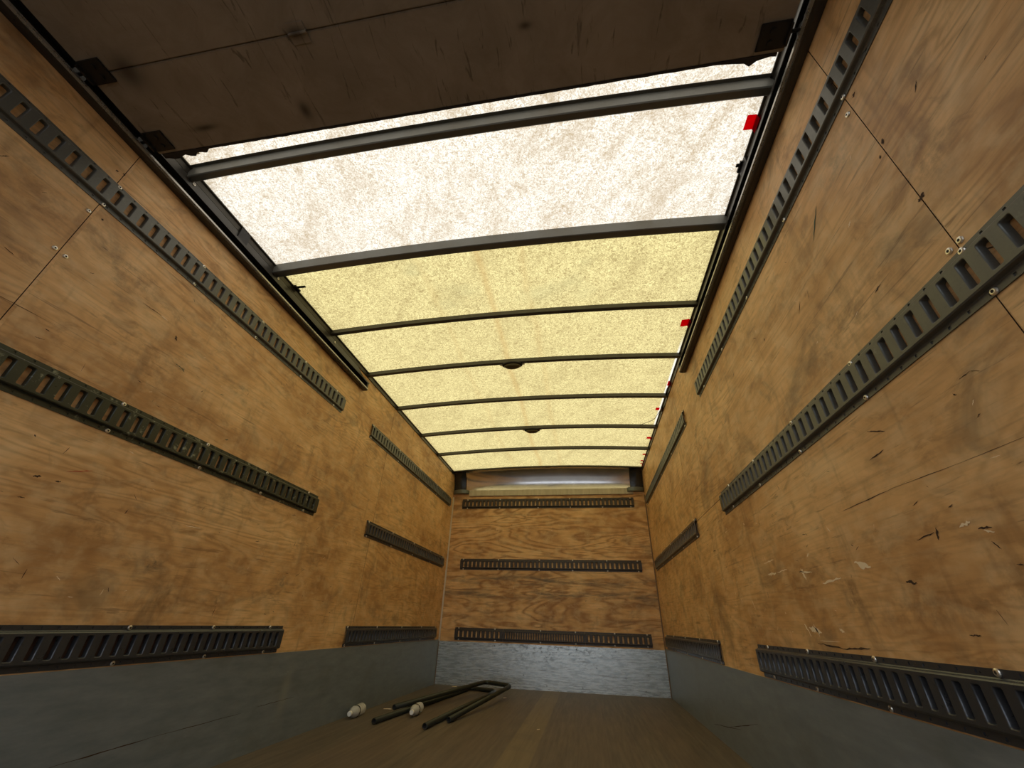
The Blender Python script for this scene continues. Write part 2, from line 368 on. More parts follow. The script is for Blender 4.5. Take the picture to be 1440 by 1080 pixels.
YR = -1.0                              # rear opening
WZ = 2.262
PL = lambda a, b, w: Vector((w, a, b)); PR = lambda a, b, w: Vector((W-w, a, b)); PF = lambda a, b, w: Vector((a, D-w, b))
rr = random.Random(3)
def scatter(n, a0, a1, b0, b1, mi, tl, th):
    o = []
    for _ in range(n):
        a, b = rr.uniform(a0, a1), rr.uniform(b0, b1); L = rr.uniform(.006, tl); an = rr.gauss(0, .9)
        o.append((a, b, a+L*math.cos(an), b+L*math.sin(an), rr.uniform(.0012, th), mi))
    return o
# slots: 0 plywood 1 backing 2 raw wood 3 gouge 4 red 5 green
mkR = [(2.037, .781, 1.95, .778, .010, 2), (1.94, .778, 1.841, .782, .005, 2), (1.73, .772, 1.712, .735, .016, 2), (1.74, .76, 1.66, .752, .006, 2), (1.61, .712, 1.495, .720, .008, 2),
       (2.05, .826, 1.939, .827, .006, 2), (1.40, .752, 1.335, .728, .018, 2), (1.83, .60, 1.80, .565, .012, 2), (1.80, .59, 1.72, .572, .020, 2), (1.76, .60, 1.74, .565, .010, 2), (1.60, .585, 1.575, .578, .012, 2),
       (1.0, .768, .97, .772, .008, 2), (.95, .752, .93, .744, .004, 2), (.87, 1.526, .855, 1.538, .006, 2), (1.66, .80, 1.64, .81, .006, 2), (2.3, .70, 2.28, .66, .006, 2), (2.45, .72, 2.44, .69, .004, 2),
       (1.77, .545, 1.60, .534, .006, 3), (1.61, .534, 1.47, .541, .006, 3), (1.75, .552, 1.62, .552, .002, 2), (1.13, .764, 1.07, .770, .004, 3), (1.059, .779, 1.066, .754, .007, 3), (1.222, .687, 1.187, .678, .008, 3),
       (.96, .757, .93, .753, .005, 3), (2.756, .98, 2.70, .975, .006, 3), (.901, 1.317, .873, 1.322, .004, 3), (.83, 1.018, .80, 1.02, .002, 3), (.80, 1.02, .784, 1.01, .002, 3),
       (1.131, 1.038, 1.073, 1.014, .004, 3), (1.168, .972, 1.104, .976, .004, 3), (1.46, 1.583, 1.45, 1.583, .010, 3), (.672, 1.60, .676, 1.585, .008, 3), (.698, 1.575, .70, 1.565, .006, 3),
       (.672, 1.395, .69, 1.385, .012, 3), (.688, 1.86, .70, 1.866, .008, 3), (.66, 1.85, .67, 1.845, .006, 3), (.655, 1.79, .665, 1.782, .010, 3), (.66, 1.20, .62, 1.17, .003, 3),
       (1.36, .886, 1.13, .886, .0022, 3), (1.13, .886, .92, .877, .0015, 3), (.92, .877, .70, .872, .0012, 3), (.66, 1.05, .60, 1.03, .002, 3),
       (1.0, 1.63, .93, 1.70, .006, 5), (1.2, 1.50, 1.17, 1.53, .003, 3)]
mkR += scatter(26, .8, 2.7, .56, 1.05, 2, .03, .006)+scatter(40, .8, 3.0, .54, 1.08, 3, .03, .004)+scatter(26, .8, 4.6, 1.28, 1.78, 3, .03, .004)+scatter(16, .75, 3, 1.26, 1.8, 2, .02, .003)+scatter(14, -.1, .6, .6, 2, 3, .03, .004)
mkL = [(1.118, 1.567, 1.128, 1.548, .010, 3), (1.17, 1.462, 1.215, 1.458, .004, 5), (1.205, 1.457, 1.22, 1.45, .003, 5), (1.028, .950, 1.095, .975, .0035, 4), (.955, .912, .975, .917, .006, 3), (1.015, .915, 1.03, .916, .006, 3),
       (1.521, .882, 1.60, .886, .004, 2), (1.829, .56, 1.833, .60, .004, 3), (.95, 1.60, 1.03, 1.602, .003, 3), (1.03, 1.603, 1.06, 1.60, .004, 2), (1.25, 1.78, 1.26, 1.76, .003, 2),
       (.55, 1.343, .78, 1.352, .0015, 3), (.70, 1.835, .705, 1.825, .008, 3), (.665, 1.99, .672, 1.985, .010, 3), (.645, 1.98, .65, 1.975, .010, 3), (.70, 1.775, .706, 1.77, .008, 3)]
mkL += scatter(46, .4, 2.9, .55, 1.08, 3, .035, .004)+scatter(22, .8, 2.9, .56, 1.08, 2, .025, .003)+scatter(24, .4, 2.9, 1.26, 1.78, 3, .03, .003)+scatter(8, 1.0, 2.9, 1.26, 1.78, 5, .03, .006)+scatter(10, 1, 3, 1.3, 1.78, 2, .02, .0025)
mkF = scatter(22, .15, 2.25, .55, 1.75, 3, .02, .006)+scatter(12, .3, 2.2, .6, 1.6, 2, .03, .005)
wm = lambda k: [M[k], M['backing'], M['raw'], M['gouge'], M['crayon'], M['green']]
wall_left = wall_sheets('wall_left', wm('ply_left'), [(YR, .67, 0, WZ), (.67, 3.11, 0, WZ), (3.11, D+.22, 0, WZ+.05)], PL, mkL, 1)
wall_right = wall_sheets('wall_right', wm('ply_right'), [(YR, .683, 0, WZ), (.683, 3.11, 0, 1.203), (.683, 3.11, 1.203, WZ), (3.11, D+.22, 0, WZ+.05)], PR, mkR, 2)
wall_front = wall_sheets('wall_front', wm('ply_front'), [(0, W, 0, 1.965)], PF, mkF, 3)

bm = bmesh.new(); box(bm, -.05, W+.05, YR, D+.3, -.04, 0); structure(bmobj('floor', bm, M['floor']))

# ------------------------------------------------------------------ kick plates along the floor
def kick(name, P, a0, a1, h, mat, holes, mk):
    bm = bmesh.new(); t = .004
    A = [bm.verts.new(P(a, b, t)) for a, b in ((a0, 0), (a1, 0), (a1, h), (a0, h))]
    B = [bm.verts.new(P(a, b, 0)) for a, b in ((a0, 0), (a1, 0), (a1, h), (a0, h))]
    bm.faces.new(A)
    for i in range(4): bm.faces.new((A[i], B[i], B[(i+1) % 4], A[(i+1) % 4]))
    for (a, b) in holes:
        c = [bm.verts.new(P(a+.006*math.cos(k*math.pi/5), b+.006*math.sin(k*math.pi/5), t+.0008)) for k in range(10)]
        bm.faces.new(c).material_index = 1
    marks(bm, lambda a, b, w: P(a, b, t+w), mk, random.Random(9), 0)
    return structure(bmobj(name, bm, [mat, M['recess'], M['raw'], M['gouge']]))
kmL = [(1.40, .152, 1.75, .164, .004, 3), (1.75, .164, 2.2, .170, .003, 3), (2.3, .18, 2.6, .185, .003, 3)]
kick('baseboard_left', PL, YR, D, .400, M['kick'], [], kmL)
kick('baseboard_right', PR, YR, D, .400, M['kick'], [], [(2.6, .2, 3.1, .11, .004, 3), (2.9, .13, 3.5, .06, .004, 3)])
hl = [(x, .362) for x in (.222, .632, 1.127, 1.502, 1.902, 2.23)]+[(x, .04) for x in (.3, .75, 1.19, 1.55, 2.16)]+[(.487, .143), (.678, .139), (.25, .2), (1.98, .135), (.95, .12), (1.7, .21), (2.2, .17)]
kick('baseboard_front', PF, 0, W, .388, M['kick_front'], hl, [(.487, .143, .69, .139, .004, 3), (1.7, .15, 2.0, .134, .005, 3), (1.1, .17, 1.3, .16, .005, 3), (1.5, .26, 1.62, .255, .004, 3)])
bm = bmesh.new(); box(bm, .0005, .016, D-.010, D-.0005, .39, 1.962); structure(bmobj('trim_1', bm, M['trim_l']))
bm = bmesh.new(); box(bm, W-.012, W-.0005, D-.010, D-.0005, .39, 1.962); structure(bmobj('trim_2', bm, M['trim_r']))
bm = bmesh.new(); box(bm, .0045, .010, D-.013, D-.0045, 0, .39); box(bm, W-.012, W-.0045, D-.012, D-.0045, 0, .39); structure(bmobj('trim_3', bm, M['trim_r']))

# ------------------------------------------------------------------ roof: two translucent sheets on arched bows
ZE, CR = 2.276, .042
def rz(x, z=ZE): return z+CR*(1-((x-W/2)/(W/2))**2)
def roof_sheet(name, y0, y1, mat):
    bm = bmesh.new(); nx = 24
    rows = []
    for z in (0, .003):
        rows.append([[bm.verts.new((-.02+(W+.04)*i/nx, y, rz(-.02+(W+.04)*i/nx)+z)) for i in range(nx+1)] for y in (y0, y1)])
    for i in range(nx): bm.faces.new((rows[0][0][i], rows[0][0][i+1], rows[0][1][i+1], rows[0][1][i]))
    for k in rows[1]:
        for v in k: bm.verts.remove(v)
    return structure(bmobj(name, bm, mat, smooth=True))
roof_sheet('ceiling', 1.415, 5.0, M['roof_yellow'])['label'] = 'yellowed translucent fibreglass roof sheet over the front of the box'
roof_sheet('ceiling.001', YR, 1.413, M['roof_white'])['label'] = 'clearer white fibreglass roof sheet nearest the raised door'

def bow(y, w, h, label, flange=True, ragged=False):
    bm = bmesh.new(); nx = 28
    prof = [(-w/2-.012, 0), (-w/2-.012, -.002), (-w/2, -.002), (-w/2+.002, -h+.004), (-w/2+.006, -h), (w/2-.006, -h), (w/2-.002, -h+.004), (w/2, -.002), (w/2+.012, -.002), (w/2+.012, 0)] if flange else \
           [(-w/2, 0), (-w/2, -h+.003), (-w/2+.004, -h), (w/2-.004, -h), (w/2, -h+.003), (w/2, 0)]
    rows = []
    for i in range(nx+1):
        x = .002+(W-.004)*i/nx
        rows.append([bm.verts.new((x, y+p[0], rz(x)-.0015+p[1])) for p in prof])
    k = len(prof)
    for A, B in zip(rows, rows[1:]):
        for j in range(k): bm.faces.new((A[j], A[(j+1) % k], B[(j+1) % k], B[j]))
    bm.faces.new(rows[0]); bm.faces.new(rows[-1][::-1])
    o = bmobj('roof_bow', bm, M['bow'])
    o = tag(o, label, 'roof bow', 'arched roof bows')
    if ragged:
        bm = bmesh.new(); pr = None; rn = random.Random(5); nn = 90
        for i in range(nn+1):
            x = .02+(W-.04)*i/nn; e = y+w/2+.016+rn.uniform(0, .008)
            cur = (bm.verts.new((x, y+w/2-.002, rz(x)-.004)), bm.verts.new((x, e, rz(x)-.003)))
            if pr: bm.faces.new((pr[0], cur[0], cur[1], pr[1]))
            pr = cur
        bmobj('sealant_bead', bm, M['rubber'], o)
    return o
BY = [.838, 1.412, 2.005, 2.554, 3.15, 3.775, 4.345]
lb = ['grey arched roof bow nearest the raised door', 'thick arched roof bow where the white and yellow sheets meet', 'arched roof bow third from the raised door, just beyond the thick one',
      'arched roof bow carrying the larger oval dome lamp', 'plain arched roof bow between the two dome lamps', 'arched roof bow carrying the smaller-looking dome lamp', 'arched roof bow nearest the front header']
for i, (y, l) in enumerate(zip(BY, lb)):
    if i == 0: bow(y, .036, .060, l, True)
    elif i == 1: bow(y, .042, .062, l, False, True)
    else: bow(y, .030, .032, l, False).data.materials[0] = M['bow_thin']

# top rails along both side walls
def rail(name, s):
    bm = bmesh.new(); X = (lambda v: v) if s < 0 else (lambda v: W-v)
    pr = [(0.0008, 2.262), (0.0008, 2.236), (.006, 2.236), (.008, 2.262), (.016, 2.266), (.016, 2.2715), (-.02, 2.2715), (-.02, 2.262)]
    A = [bm.verts.new((X(a), YR, b)) for a, b in pr]; B = [bm.verts.new((X(a), 5.0, b)) for a, b in pr]
    for i in range(len(pr)): bm.faces.new((A[i], A[(i+1) % len(pr)], B[(i+1) % len(pr)], B[i]))
    bm.faces.new(A); bm.faces.new(B[::-1])
    return structure(bmobj(name, bm, M['rail']))
rail('trim_4', -1); rail('trim_5', 1)

# ------------------------------------------------------------------ curved header over the front wall
hd = empty('front_header', (W/2, D, 1.965)); tag(hd, 'curved brushed steel header above the front plywood wall', 'header')
hd_inv = Matrix.Translation((-W/2, -D, -1.965))
def hpart(name, bm, mat, smooth=False):
    bmesh.ops.transform(bm, matrix=hd_inv, verts=bm.verts); return bmobj(name, bm, mat, hd, smooth)
bm = bmesh.new(); rows = []; nx = 26
for i in range(nx+1):
    x = .001+(W-.002)*i/nx; row = []
    zt = rz(x)-.004
    for k in range(13):
        u = k/12*math.pi/2
        row.append(bm.verts.new((x, 4.985+.135*math.cos(u)**.8 if k < 12 else 4.985, 2.045+(zt-2.045)*math.sin(u))))
    rows.append(row)
for A, B in zip(rows, rows[1:]):
    for k in range(12): bm.faces.new((A[k], B[k], B[k+1], A[k+1]))
hpart('cove_panel', bm, M['cove'], True)
bm = bmesh.new(); pr = None
for i in range(nx+1):
    x = .02+(W-.04)*i/nx; z = rz(x)-.004
    cur = [bm.verts.new((x, a, z+b)) for a, b in ((4.968, 0), (4.968, -.012), (4.99, -.012), (4.99, 0))]
    if pr:
        for k in range(4): bm.faces.new((pr[k], pr[(k+1) % 4], cur[(k+1) % 4], cur[k]))
    pr = cur
hpart('top_angle', bm, M['rail'])
bm = bmesh.new(); box(bm, .215, 2.265, D-.018, D+.03, 1.972, 2.046, bev=.003); hpart('wood_strip', bm, M['strip'])
bm = bmesh.new(); box(bm, -.05, W+.05, D+.2, D+.22, 1.9, 2.36); box(bm, -.05, W+.05, 5.0, D+.22, 2.335, 2.345); hpart('outer_skin', bm, M['dark'])
bm = bmesh.new(); box(bm, .0, W, D+.002, D+.05, 1.965, 2.05); hpart('backing_board', bm, M['ply_front'])
for x0, x1 in ((.004, .155), (W-.155, W-.004)):
    bm = bmesh.new(); rows = []
    for i in range(9):
        x = x0+(x1-x0)*i/8; zt = rz(x)-.006; bulge = .016*math.sin(math.pi*i/8)
        rows.append([bm.verts.new((x, 4.975+.125*math.cos(k/12*math.pi/2)**.8-bulge*math.sin(k/12*math.pi) if k < 12 else 4.975, 2.03+(zt-2.03)*math.sin(k/12*math.pi/2))) for k in range(13)])
    for A, B in zip(rows, rows[1:]):
        for k in range(12): bm.faces.new((A[k], B[k], B[k+1], A[k+1]))
    hpart('corner_casting', bm, M['corner'], True)
    bm = bmesh.new(); sx = 1 if x0 < 1 else -1; xa = .004 if x0 < 1 else W-.004
    N = 10; top = []; bot = []
    for i in range(N+1):
        u = i/N; x = xa+sx*.205*u; y = D-.012-.055*math.sin(math.pi*min(1, u*.9))**.6 if u < 1 else D-.012
        top.append((x, y)); 
    vt = [bm.verts.new((x, y, 2.045)) for x, y in top]; vb = [bm.verts.new((x, y+.004, 2.000+.006*abs(i-N/2)/N)) for i, (x, y) in enumerate(top)]
    wt = [bm.verts.new((x, D-.001, 2.045)) for x, y in top]; wb = [bm.verts.new((x, D-.001, 2.0)) for x, y in top]
    for i in range(N):
        bm.faces.new((vt[i], vt[i+1], vb[i+1], vb[i])); bm.faces.new((vb[i], vb[i+1], wb[i+1], wb[i])); bm.faces.new((vt[i], wt[i], wt[i+1], vt[i+1]))
    hpart('corner_bracket', bm, M['corner_edge'])

# ------------------------------------------------------------------ slotted cargo tracks
def rect_hole(bm, c, hw, hh, P, loops, w0, mi=0):
    """cell centred c (u, v), half sizes hw/hh, filled around octagonal loops [(a, b, chamfer, w)...]"""
    cor = [bm.verts.new(P(c[0]+sx*hw, c[1]+sy*hh, w0)) for sx, sy in ((1, -1), (1, 1), (-1, 1), (-1, -1))]
    prev = None
    for (a, b, ch, w) in loops:
        o = [bm.verts.new(P(c[0]+x, c[1]+y, w)) for x, y in ((a, -b+ch), (a, b-ch), (a-ch, b), (-a+ch, b), (-a, b-ch), (-a, -b+ch), (-a+ch, -b), (a-ch, -b))]
        if prev is None:
            bm.faces.new((cor[0], cor[1], o[1], o[0])); bm.faces.new((cor[1], cor[2], o[3], o[2]))
            bm.faces.new((cor[2], cor[3], o[5], o[4])); bm.faces.new((cor[3], cor[0], o[7], o[6]))
            bm.faces.new((cor[1], o[2], o[1])); bm.faces.new((cor[2], o[4], o[3])); bm.faces.new((cor[3], o[6], o[5])); bm.faces.new((cor[0], o[0], o[7]))
        else:
            for i in range(8):
                f = bm.faces.new((prev[i], prev[(i+1) % 8], o[(i+1) % 8], o[i])); f.smooth = w0 > .01
                if w0 > .01 and w < .005: f.material_index = 1      # shade inside the slot, put into the lip colour
        prev = o
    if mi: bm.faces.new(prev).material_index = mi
def quad(bm, P, u0, u1, a, b):
    bm.faces.new([bm.verts.new(P(*p)) for p in ((u0, a[0], a[1]), (u1, a[0], a[1]), (u1, b[0], b[1]), (u0, b[0], b[1]))])
meshes = {}
def track_mesh(length, pitch=.05):
    key = (round(length, 3), pitch); hp = pitch/2; k_ = 1 if pitch > .04 else .62
    if key in meshes: return meshes[key].copy()
    N = int((length-.01)/pitch); m0 = (length-N*pitch)/2; H = .060
    bm = bmesh.new(); P = lambda u, v, w: Vector((u, v, w))
    us = [0, m0]+[m0+pitch*(i+1) for i in range(N)]+[length]
    for j in range(len(us)-1):
        u0, u1 = us[j], us[j+1]; cell = 0 < j < len(us)-2; uc = (u0+u1)/2
        for s in (-1, 1):
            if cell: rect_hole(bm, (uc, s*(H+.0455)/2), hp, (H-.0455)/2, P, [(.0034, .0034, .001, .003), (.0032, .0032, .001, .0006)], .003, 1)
            else: quad(bm, P, u0, u1, (s*H, .003), (s*.0455, .003))
            quad(bm, P, u0, u1, (s*H, .0002), (s*H, .003))
            quad(bm, P, u0, u1, (s*.0455, .003), (s*.0435, .0045)); quad(bm, P, u0, u1, (s*.0435, .0045), (s*.0415, .0145)); quad(bm, P, u0, u1, (s*.0415, .0145), (s*.0385, .0165))
        if cell: rect_hole(bm, (uc, 0), hp, .0385, P, [(.0128*k_, .0325, .003, .0165), (.0115*k_, .0312, .003, .0158), (.0104*k_, .0304, .003, .0130), (.0096*k_, .0298, .003, .0012)], .0165)
        else: quad(bm, P, u0, u1, (-.0385, .0165), (.0385, .0165))
    for u in (0, length):      # end profile
        pts = [(-H, 0), (-H, .003), (-.0455, .003), (-.0415, .0145), (-.0385, .0165), (.0385, .0165), (.0415, .0145), (.0455, .003), (H, .003), (H, 0)]
        V = [bm.verts.new(P(u, a, b)) for a, b in pts]; i = [bm.verts.new(P(u, a*.97, max(0, b-.0025))) for a, b in pts]
        for k in range(len(pts)-1): bm.faces.new((V[k], V[k+1], i[k+1], i[k]))
    bmesh.ops.remove_doubles(bm, verts=bm.verts, dist=.00005)
    bmesh.ops.recalc_face_normals(bm, faces=bm.faces)
    me = bpy.data.meshes.new('cargo_track'); bm.to_mesh(me); bm.free()
    meshes[key] = me
    return me.copy()
bm = bmesh.new()                    # screw: domed washer head with dark drive hole, axis +Z
lathe(bm, [(.0075, 0), (.0078, .0012), (.0070, .0030), (.0050, .0040), (.0032, .0042)], 14)
lathe(bm, [(.0032, .0042), (.0028, .0022)], 14, 1)
bmesh.ops.remove_doubles(bm, verts=bm.verts, dist=.00001)
screw_me = bpy.data.meshes.new('screw'); bm.to_mesh(screw_me); bm.free()
screw_me.materials.append(M['zinc']); screw_me.materials.append(M['recess'])
for p in screw_me.polygons:
    if len(p.vertices) > 8: p.material_index = 1
def track(side, a0, a1, zc, mat, label, group, screws, dv=.056, w0=0.0, sk=(), pitch=.05):
    L = a1-a0; me = track_mesh(L, pitch); me.materials.clear()
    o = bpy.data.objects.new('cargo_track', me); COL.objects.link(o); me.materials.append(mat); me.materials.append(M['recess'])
    # local X along track, Y up, Z away from the wall
    if side == 'L': M4 = Matrix(((0, 0, 1, w0), (1, 0, 0, a0), (0, 1, 0, zc), (0, 0, 0, 1)))
    elif side == 'R': M4 = Matrix(((0, 0, -1, W-w0), (-1, 0, 0, a1), (0, 1, 0, zc), (0, 0, 0, 1)))
    else: M4 = Matrix(((1, 0, 0, a0), (0, 0, -1, D-w0), (0, 1, 0, zc), (0, 0, 0, 1)))
    o.matrix_world = M4; tag(o, label, 'cargo track', group)
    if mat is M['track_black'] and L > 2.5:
        bm = bmesh.new(); box(bm, .01, L-.01, -.036, .036, .0002, .0010); bmobj('back_strip', bm, M['rust'], o)  # added strip that darkens the slots, standing in for shaded wood
    for s in screws:
        for sg in (1, -1):
            if (round(s, 2), sg) in sk: continue
            u = s-a0 if side != 'R' else a1-s
            q = bpy.data.objects.new('screw', screw_me); COL.objects.link(q); q.parent = o
            q.location = (u+random.uniform(-.004, .004), sg*(dv-.003)+random.uniform(-.001, .001), .003)
            q.rotation_euler = (random.uniform(-.08, .08), random.uniform(-.08, .08), random.uniform(0, 6))
    return o
Z1, Z2, Z3 = 1.8735, 1.1665, .4635
SY = [-.49, -.1, .29, .68, 1.075, 1.467, 1.86, 2.235]
GS = 'slotted cargo tracks on the side walls'; GF = 'slotted cargo tracks on the front wall'
track('L', -.71, 2.34, Z1, M['track'], 'long grey slotted cargo track highest on the left plywood wall', GS, SY)
track('L', -.71, 2.34, Z2, M['track_chip'], 'long dark cargo track with chipped paint at mid height on the left wall', GS, SY)
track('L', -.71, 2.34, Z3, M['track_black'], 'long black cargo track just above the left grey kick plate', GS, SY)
track('R', -.71, 2.36, Z1, M['track'], 'long grey slotted cargo track highest on the right plywood wall', GS, SY)
track('R', -.71, 2.38, Z2, M['track'], 'long grey cargo track at mid height on the right wall', GS, SY)
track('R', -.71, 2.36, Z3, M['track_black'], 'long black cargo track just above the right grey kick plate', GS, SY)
sh1 = [2.80, 3.35, 3.9, 4.45, 4.95]; sh = [3.04, 3.5, 4.0, 4.5, 4.93]
track('L', 2.775, 4.985, Z1, M['track'], 'short cargo track highest on the left wall, running to the front corner', GS, sh1)
track('L', 3.01, 4.96, Z2, M['track_black'], 'short dark cargo track at mid height at the far end of the left wall', GS, sh)
track('L', 3.02, 4.96, Z3, M['track_black'], 'short black cargo track above the kick plate at the far end of the left wall', GS, sh)
track('R', 2.765, 4.985, Z1, M['track'], 'short cargo track highest on the right wall, running to the front corner', GS, sh1)
track('R', 2.99, 4.96, Z2, M['track_black'], 'short dark cargo track at mid height at the far end of the right wall', GS, sh)
track('R', 2.99, 4.96, Z3, M['track_black'], 'short black cargo track above the kick plate at the far end of the right wall', GS, sh)
track('F', .134, 2.26, Z1, M['track_rust'], 'slotted cargo track at the top of the front wall, under the header', GF, [.201, .62, 1.106, 1.498, 1.889, 2.22])
track('F', .175, 2.262, Z2, M['track_rust'], 'slotted cargo track across the middle of the front wall', GF, [.21, .63, 1.114, 1.5, 1.889, 2.222])
track('F', .18, .718, Z3-.002, M['track_rust'], 'lowest front-wall cargo track, left piece with wide-spaced slots', GF, [.222, .632])
track('F', .72, 1.598, Z3-.002, M['track_rust'], 'lowest front-wall cargo track, middle piece with slots close together', GF, [1.127, 1.502], pitch=.0265)
track('F', 1.60, 2.275, Z3-.002, M['track_rust'], 'lowest front-wall cargo track, right piece with wide-spaced slots', GF, [1.902, 2.23])

# loose screws in the sheet joints
def wscrew(par, P, a, b, q):
    o = bpy.data.objects.new('screw', screw_me); COL.objects.link(o); o.parent = par; o.location = P(a, b, 0); o.rotation_euler = q
for a, b in ((.660, 1.763), (.657, 1.573), (.69, 1.57)): wscrew(wall_left, PL, a, b, (0, math.pi/2, 0))
for a, b in ((.700, 1.769), (.672, 1.243), (.700, 1.243)): wscrew(wall_right, PR, a, b, (0, -math.pi/2, 0))

# ------------------------------------------------------------------ door guide channels
def guide(s, label):
    X = (lambda v: v) if s < 0 else (lambda v: W-v)
    t = .0025; y0, y1 = YR+.05, 2.535
    pr = [(.001, 2.103), (.022, 2.101), (.036, 2.104), (.043, 2.109), (.044, 2.117), (.040, 2.121), (.038, 2.118), (.040, 2.112), (.036, 2.107), (.034, 2.100+t), (.001+t, 2.100+t), (.001+t, 2.172), (.034, 2.172), (.042-t, 2.168), (.042-t, 2.158), (.042, 2.158), (.042, 2.170),
          (.036, 2.1745), (.016, 2.1745), (.012, 2.18), (.010, 2.230), (.007, 2.230), (.009, 2.1745), (.001, 2.1745)]
    bm = bmesh.new()
    A = [bm.verts.new((X(a), y0, b)) for a, b in pr]; B = [bm.verts.new((X(a), y1 if b < 2.2 else y1-.15, b)) for a, b in pr]
    for i in range(len(pr)): bm.faces.new((A[i], A[(i+1) % len(pr)], B[(i+1) % len(pr)], B[i])).material_index = 1 if i in (2, 3, 4, 13, 14) else 0
    o = bmobj('door_guide_track', bm, [M['guide'], M['lip']]); tag(o, label, 'door track', 'door guide channels under the roof rails')
    bm = bmesh.new(); box(bm, *sorted((X(.004), X(.038))), 2.512, 2.532, 2.104, 2.170); bmobj('end_stop', bm, M['dark'], o)
    for y in ((1.13, 1.19) if s < 0 else (1.10, 1.17)),:
        bm = bmesh.new(); box(bm, *sorted((X(.0085), X(.018))), y[0], y[1], 2.176, 2.262, bev=.001); bmobj('hanger_plate', bm, M['dark'], o)
    for y in (.86, 1.44, 2.05):
        q = bpy.data.objects.new('bolt', screw_me); COL.objects.link(q); q.parent = o; q.location = (X(.011), y, 2.215); q.rotation_euler = (0, -s*math.pi/2, 0)
    return o
guide(-1, 'dark steel door guide channel under the roof edge on the left wall')
guide(1, 'dark steel door guide channel under the roof edge on the right wall')

# ------------------------------------------------------------------ raised roll-up door
door = empty('door_1', (W/2, .684, 2.13)); structure(door, 'raised roll-up door stored flat under the roof')
door['category'] = 'door'
di = Matrix.Translation((-W/2, -.684, -2.13))
def dpart(name, bm, mat, smooth=False):
    bmesh.ops.transform(bm, matrix=di, verts=bm.verts); return bmobj(name, bm, mat, door, smooth)
ye = [.684, .412, .05, -.31, -.67, -.95]
for i in range(5):
    bm = bmesh.new(); box(bm, .062, W-.062, ye[i+1]+.001, ye[i]-(.001 if i else 0), 2.130, 2.153, bev=.003); dpart('door_panel', bm, M['door'])
bm = bmesh.new(); box(bm, .062, W-.062, -.95, .66, 2.1535, 2.158); dpart('outer_skin', bm, M['dark'])
# dark bottom rubber with a torn edge
bm = bmesh.new(); N = 120; pr = None; rn = random.Random(12)
for i in range(N+1):
    x = .075+(W-.155)*i/N
    e = .690+rn.uniform(0, .0015)
    if x < .27: e += .006+.012*abs(math.sin(x*38))
    if .215 < x < .232: e -= .010
    if x > 2.16: e += .008*abs(math.sin((x-2.16)*22))
    if 2.235 < x < 2.25: e += .012
    cur = [bm.verts.new((x, a, b)) for a, b in ((.684, 2.128), (e, 2.128), (e, 2.134), (.684, 2.134))]
    if pr:
        for k in range(4): bm.faces.new((pr[k], cur[k], cur[(k+1) % 4], pr[(k+1) % 4]))
    pr = cur
dpart('bottom_seal', bm, M['rubber'])
def bracket(x, y, s):
    bm = bmesh.new()
    box(bm, min(x, x+s*.085), max(x, x+s*.085), y-.075, y-.005, 2.122, 2.1298, bev=.0015)
    box(bm, min(x, x+s*.006), max(x, x+s*.006), y-.07, y-.012, 2.112, 2.150)
    for k in (-.055, -.025): cyl(bm, (x+s*.05, y+k, 2.122), (x+s*.05, y+k, 2.117), .008, seg=8)
    o = dpart('roller_bracket', bm, M['dark'])
    bm = bmesh.new(); cyl(bm, (x, y-.04, 2.137), (x-s*.035, y-.04, 2.137), .0055, seg=10); cyl(bm, (x-s*.034, y-.04, 2.137), (x-s*.055, y-.04, 2.137), .019, seg=18)
    bmesh.ops.transform(bm, matrix=di, verts=bm.verts); bmobj('roller', bm, M['dark'], o, False)
for y in (.676, .445, .08):
    bracket(.066, y, 1); bracket(W-.066, y, -1)
for x in (.85, 1.62):
    bm = bmesh.new(); box(bm, x-.03, x+.03, .385, .440, 2.1265, 2.1298, bev=.001); cyl(bm, (x-.03, .412, 2.125), (x+.03, .412, 2.125), .005, seg=10); dpart('hinge', bm, M['door'])
# little steel foot sticking out of the torn left corner
bm = bmesh.new(); box(bm, .215, .228, .684, .705, 2.131, 2.135); dpart('latch_tip', bm, M['zinc'])

# ------------------------------------------------------------------ dome lamps
def dome(x, y, label):
    z = rz(x)-.034
    o = empty('dome_lamp', (x, y, z)); tag(o, label, 'lamp', 'dome lamps on the roof bows')
    bm = bmesh.new(); lathe(bm, [(.0001, 0), (.078, 0), (.080, -.004), (.078, -.012), (.066, -.015), (.0001, -.015)], 28)
    bmesh.ops.scale(bm, vec=(1, .55, 1), verts=bm.verts); bmobj('base', bm, M['dark'], o, True)
    bm = bmesh.new(); lathe(bm, [(.064, -.014), (.060, -.024), (.048, -.031), (.028, -.035), (.0001, -.036)], 28)
    bmesh.ops.scale(bm, vec=(1, .55, 1), verts=bm.verts); bmobj('lens', bm, M['lens'], o, True)
    for s in (-1, 1):
        bm = bmesh.new(); cyl(bm, (s*.086, 0, .0), (s*.086, 0, -.007), .006, seg=10); box(bm, min(s*.07, s*.095), max(s*.07, s*.095), -.009, .009, -.004, 0); bmobj('mounting_tab', bm, M['zinc'], o)
dome(1.175, 2.565, 'oval dark dome lamp under the roof bow, the nearer of two')
dome(1.185, 3.785, 'oval dark dome lamp under the roof bow, the farther of two')

